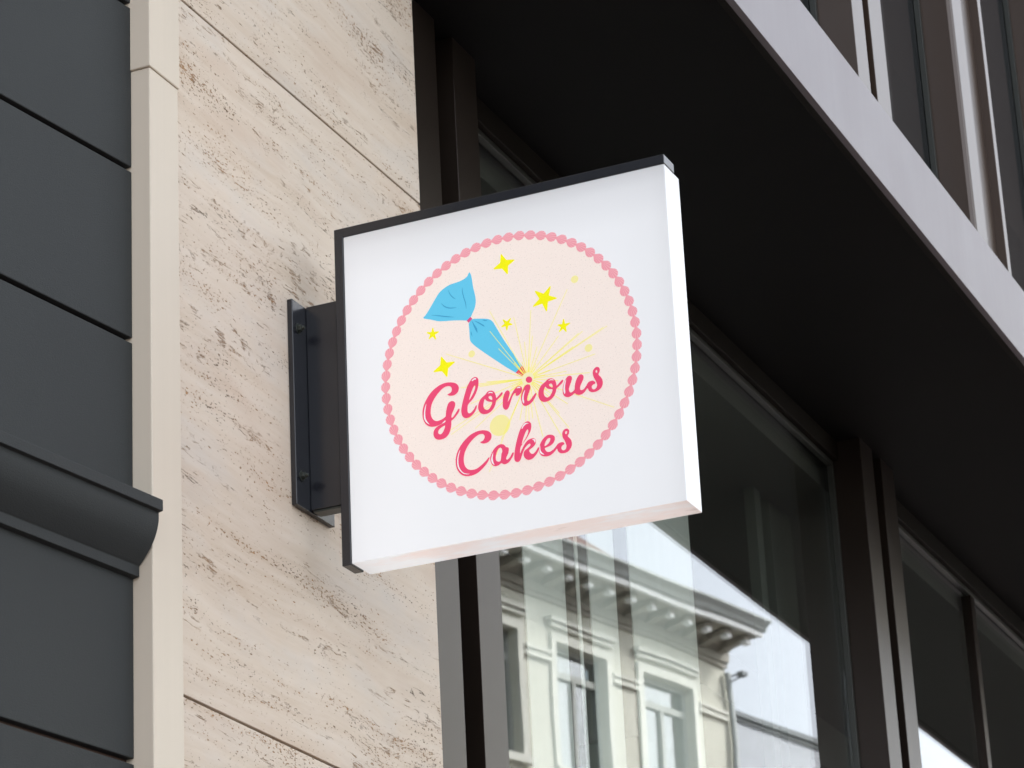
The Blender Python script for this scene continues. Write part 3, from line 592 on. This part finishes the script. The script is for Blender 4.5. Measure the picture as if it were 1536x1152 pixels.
# fabric blinds inside the first shop window
for a, b_, y, tw_, lab in ((1.640, 1.872, .300, .0, 'widest pale fabric strip hanging behind the glass, nearest the stone wall'),
                   (1.945, 1.961, .300, .0, 'very thin white fabric edge hanging between two blind strips behind the glass'),
                   (2.024, 2.188, .300, .0, 'narrow pale fabric strip hanging behind the glass, right of the thin white edge'),
                   (2.288, 2.728, .300, .0, 'broad pale fabric strip hanging behind the glass, farthest from the stone wall')):
    O2 = Vector(((a + b_) / 2, y, 4.40)); b = MB(O2); b.box(a, b_, y, y + .003, .3, 4.40)
    o = b.build('fabric_blind', M_fabric, None); o.location = O2
    tag(o, lab, 'blind', 'fabric blinds behind the shop glass')

# ================================================================== STREET
def flat(name, x0, x1, y0, y1, z0, z1, m):
    b = MB(); b.box(x0, x1, y0, y1, z0, z1); o = b.build(name, m); tag(o, kind='structure'); return o
flat('ground', -300, 300, -300, 300, -.6, -.15, M_ground)
flat('road', -80, 120, -11.2, -3.2, -.146, -.11, M_asph)
flat('pavement', -80, 120, -3.05, 8, -.148, 0, M_pave)
flat('kerb', -80, 120, -3.19, -3.052, -.148, .004, M_kerb)

# ================================================================== HOUSE ACROSS THE STREET (seen reflected)
TA = R(13)
th = empty('townhouse', (42.84, -13.77, -.15), TA)
tag(th, 'cream stucco townhouse with bracketed eaves and brown roof, mirrored in the shop window', 'building')
PITCH = 2.36; OPN = [(-1.875 - PITCH * k) for k in range(10)]; WW = 1.40
ZB = .15
rows = [(13.45 + ZB, 15.43 + ZB), (9.95 + ZB, 12.15 + ZB), (6.4 + ZB, 8.7 + ZB), (2.9 + ZB, 5.1 + ZB), (.5 + ZB, 1.9 + ZB)]
SL = -25.2; ZT = 16.30 + ZB
w_ = MB()
edges = []
x = 0.0
for c in OPN: edges.append((c + WW / 2, x)); x = c - WW / 2
edges.append((SL, x))
for a, b_ in edges: w_.box(a, b_, -.35, 0, 0, ZT)
for c in OPN:
    zz = 0
    for z0, z1 in sorted(rows): w_.box(c - WW / 2, c + WW / 2, -.35, 0, zz, z0); zz = z1
    w_.box(c - WW / 2, c + WW / 2, -.35, 0, zz, ZT)
w_.box(-.35, 0, -9, -.35, 0, ZT); w_.box(SL, SL + .35, -9, -.35, 0, ZT); w_.box(SL, 0, -9.3, -9, 0, ZT)
w_.build('wall', M_cream, th)
# window with frame and panes, copied to every opening
def win_parts(c, z0, z1):
    hw = WW / 2; b = MB((c, 0, z0)); t = z1 - .42
    b.box(c - hw, c - hw + .07, -.22, -.14, z0, z1); b.box(c + hw - .07, c + hw, -.22, -.14, z0, z1)
    b.box(c - hw, c + hw, -.22, -.14, z1 - .07, z1); b.box(c - hw, c + hw, -.22, -.14, z0, z0 + .08)
    b.box(c - hw + .07, c + hw - .07, -.22, -.13, t - .05, t + .05); b.box(c - .04, c + .04, -.215, -.135, z0 + .08, t - .05)
    fo = b.build('window_frame', M_sash, th); fo.location = (c, 0, z0)
    b = MB((c, 0, z0)); b.box(c - hw + .07, c - .04, -.19, -.184, z0 + .08, t - .05); b.box(c + .04, c + hw - .07, -.19, -.184, z0 + .08, t - .05)
    b.box(c - hw + .07, c + hw - .07, -.19, -.184, t + .05, z1 - .07)
    po = b.build('pane', M_tglass, fo)
    b = MB((c, 0, z0))
    n_ = 14
    for i in range(n_):
        xa = c - hw + i * 2 * hw / n_; xb = xa + 2 * hw / n_
        ya = -.42 - .02 * math.sin(i * 1.7); yb = -.42 - .02 * math.sin((i + 1) * 1.7)
        b.add([(xa, ya, z0), (xb, yb, z0), (xb, yb, z1), (xa, ya, z1)], [[0, 1, 2, 3]])
    dr = b.build('drape', M_drape, fo)
    b = MB((c, 0, z0))
    b.box(c - hw - .13, c - hw, 0.0015, .045, z0, z1); b.box(c + hw, c + hw + .13, 0.0015, .045, z0, z1); b.box(c - hw - .13, c + hw + .13, .0015, .046, z1, z1 + .14)
    b.box(c - hw - .16, c + hw + .16, .002, .08, z1 + .22, z1 + .28); b.box(c - hw - .20, c + hw + .20, .002, .13, z1 + .30, z1 + .37)
    b.box(c - hw - .16, c + hw + .16, .002, .12, z0 - .12, z0)
    su = b.build('window_surround', M_cream2, fo)
    return fo
M_tglass = glass('old_window_glass', (.75, .8, .8), .16)
heights = {}
for c in OPN:
    for z0, z1 in rows:
        key = round(z1 - z0, 2)
        if key not in heights: heights[key] = win_parts(c, z0, z1)
        else:
            s_ = heights[key]; f = s_.copy(); col.objects.link(f); f.parent = th; f.location = (c, 0, z0)
            for ch in list(s_.children):
                q = ch.copy(); col.objects.link(q); q.parent = f
# string course on the piers, corner pilaster strips, frieze
b = MB()
for a, b_ in edges:
    if b_ - a < .3: continue
    lo, hi = a + .15, b_ - .15
    if b_ == 0: hi = -.14
    for zt in (15.09 + ZB, 11.8 + ZB, 8.3 + ZB): b.box(lo, hi, .002, .06, zt, zt + .05); b.box(lo + .03, hi - .03, .002, .035, zt + .05, zt + .11); b.box(lo, hi, .002, .07, zt + .11, zt + .16)
b.build('string_course', M_cream2, th)
b = MB(); b.box(SL, 0, .002, .09, 16.13 + ZB, 16.29 + ZB); b.box(SL, 0, .002, .05, 16.05 + ZB, 16.129 + ZB); b.build('frieze', M_eave, th)
b = MB(); b.prism([(-.05, 16.3005 + ZB), (.10, 16.3005 + ZB), (.13, 16.34 + ZB), (.20, 16.40 + ZB), (.66, 16.43 + ZB), (.66, 16.45 + ZB), (-.05, 16.47 + ZB)], SL, 0, lambda p, q, t: Vector((t, p, q))); b.build('eave_board', M_eave, th)
b = MB(); b.prism([(.60, 16.452 + ZB), (.662, 16.452 + ZB), (.662, 16.415 + ZB), (.74, 16.415 + ZB), (.74, 16.50 + ZB), (.60, 16.50 + ZB)], SL, .0, lambda p, q, t: Vector((t, p, q))); b.build('eave_fascia', M_eavewhite, th)
b = MB(); b.prism([(.60, 16.503 + ZB), (.76, 16.503 + ZB), (.80, 16.52 + ZB), (.83, 16.58 + ZB), (.88, 16.63 + ZB), (.93, 16.65 + ZB), (.93, 16.69 + ZB), (.60, 16.70 + ZB)], SL, .03, lambda p, q, t: Vector((t, p, q))); b.build('gutter', M_gutter, th)
bk = None
k = 0
while -.35 - .55 * k > SL:
    x = -.25 - .55 * k
    if bk is None:
        b = MB(); b.prism([(.09, -.16), (.22, -.13), (.44, -.09), (.56, -.06), (.60, .0), (.09, 0)], -.09, .09, lambda p, q, t: Vector((t, p, q)))
        bk = b.build('eave_bracket', M_eave, th, .01); o = bk
        b = MB(); b.box(-.07, .07, .48, .605, -.14, -.066); b.build('bracket_block', M_eavewhite, bk, .02)
    else:
        o = bk.copy(); col.objects.link(o); o.parent = th
        q = bk.children[0].copy(); col.objects.link(q); q.parent = o
    o.location = (x, .0, 16.40 + ZB); k += 1
b = MB()
zr = 16.702 + ZB
b.add([(SL, .60, zr), (-2.5, .60, zr), (-6.0, -3.2, zr + 3.3), (SL + 3, -3.2, zr + 3.3), (SL, -9, zr), (-2.5, -9, zr), (-6.0, -5, zr + 3.3), (SL + 3, -5, zr + 3.3)],
      [[0, 1, 2, 3], [1, 5, 6, 2], [5, 4, 7, 6], [4, 0, 3, 7], [3, 2, 6, 7], [0, 4, 5, 1]])
b.box(-2.499, 0, -9, .55, zr - .1, zr - .004)
b.build('roof', M_tile, th)
b = MB(); b.cyl((-.07, .09, .1), (0, 0, 1), .055, 16.0, 16); b.build('drainpipe', M_gutter, th, smooth=True)
b = MB(); b.cyl((-.05, .04, 15.90 + ZB), (.1, 1, 0), .016, .28, 10); b.cyl((-.05, .04, 15.78 + ZB), (.1, 1, .28), .014, .28, 10); b.box(-.08, .08, .26, .36, 15.86 + ZB, 15.93 + ZB); b.build('wall_bracket', M_coping, th)
# lower plain house beside it
nh = empty('plain_house', (42.84, -13.77, -.15), TA)
tag(nh, 'plain pale house with dark coping, lower than the townhouse, mirrored in the glass', 'building')
b = MB(); b.box(.03, 14, -8, -.05, 0, 15.27 + ZB); b.build('wall', M_pale, nh)
b = MB(); b.box(.03, 14.05, -8.05, .04, 15.272 + ZB, 15.36 + ZB); b.box(.03, 14, -.049, -.01, 15.20 + ZB, 15.27 + ZB); b.build('coping', M_coping, nh)
flat('far_pavement', -80, 120, -13.0, -11.21, -.148, 0, M_pave)

# ================================================================== LIGHT
SUN_EL, SUN_AZ = R(42), R(30)        # veiled sun up the street, azimuth from +Y towards +X
world = bpy.data.worlds.new('World'); scene.world = world; world.use_nodes = True
wn, wl = world.node_tree.nodes, world.node_tree.links
bg = wn['Background']
sky = wn.new('ShaderNodeTexSky'); sky.sky_type = 'NISHITA'; sky.sun_disc = False
sky.sun_elevation = SUN_EL; sky.sun_rotation = SUN_AZ; sky.air_density = 1.2; sky.dust_density = 4.0; sky.ozone_density = 1.0; sky.altitude = 100
hs = wn.new('ShaderNodeHueSaturation'); hs.inputs['Saturation'].default_value = .30
wl.new(sky.outputs[0], hs.inputs['Color']); wl.new(hs.outputs[0], bg.inputs[0]); bg.inputs[1].default_value = .15
sd = bpy.data.lights.new('sun', 'SUN'); sd.energy = 1.2; sd.angle = R(14); sd.color = (1, .95, .88)
so = bpy.data.objects.new('sun', sd); col.objects.link(so)
dirs = Vector((math.sin(SUN_AZ) * math.cos(SUN_EL), math.cos(SUN_AZ) * math.cos(SUN_EL), math.sin(SUN_EL)))
so.rotation_euler = dirs.to_track_quat('Z', 'Y').to_euler(); so.location = (0, 5, 30)

# ================================================================== CAMERA
cd = bpy.data.cameras.new('camera'); cam = bpy.data.objects.new('camera', cd); col.objects.link(cam); scene.camera = cam
cd.sensor_width = 36; cd.lens = 110.506; cd.clip_start = .05; cd.clip_end = 800
r_ = Vector((0.4034918, -0.9137101, -0.0482511)); u_ = Vector((-0.3182408, -0.1895854, 0.9288596)); f_ = Vector((0.8578561, 0.3594318, 0.3672760))
cam.matrix_world = Matrix((r_, u_, -f_)).transposed().to_4x4(); cam.location = (-4.3555, -2.2066, 1.5921)
cd.dof.use_dof = True; cd.dof.focus_distance = 5.35; cd.dof.aperture_fstop = 17

scene.render.engine = 'CYCLES'
scene.cycles.max_bounces = 10; scene.cycles.transparent_max_bounces = 12; scene.cycles.glossy_bounces = 6
scene.view_settings.view_transform = 'Standard'; scene.view_settings.look = 'None'; scene.view_settings.gamma = 1
scene.view_settings.exposure = 2.05
scene.render.resolution_x = 1024; scene.render.resolution_y = 768
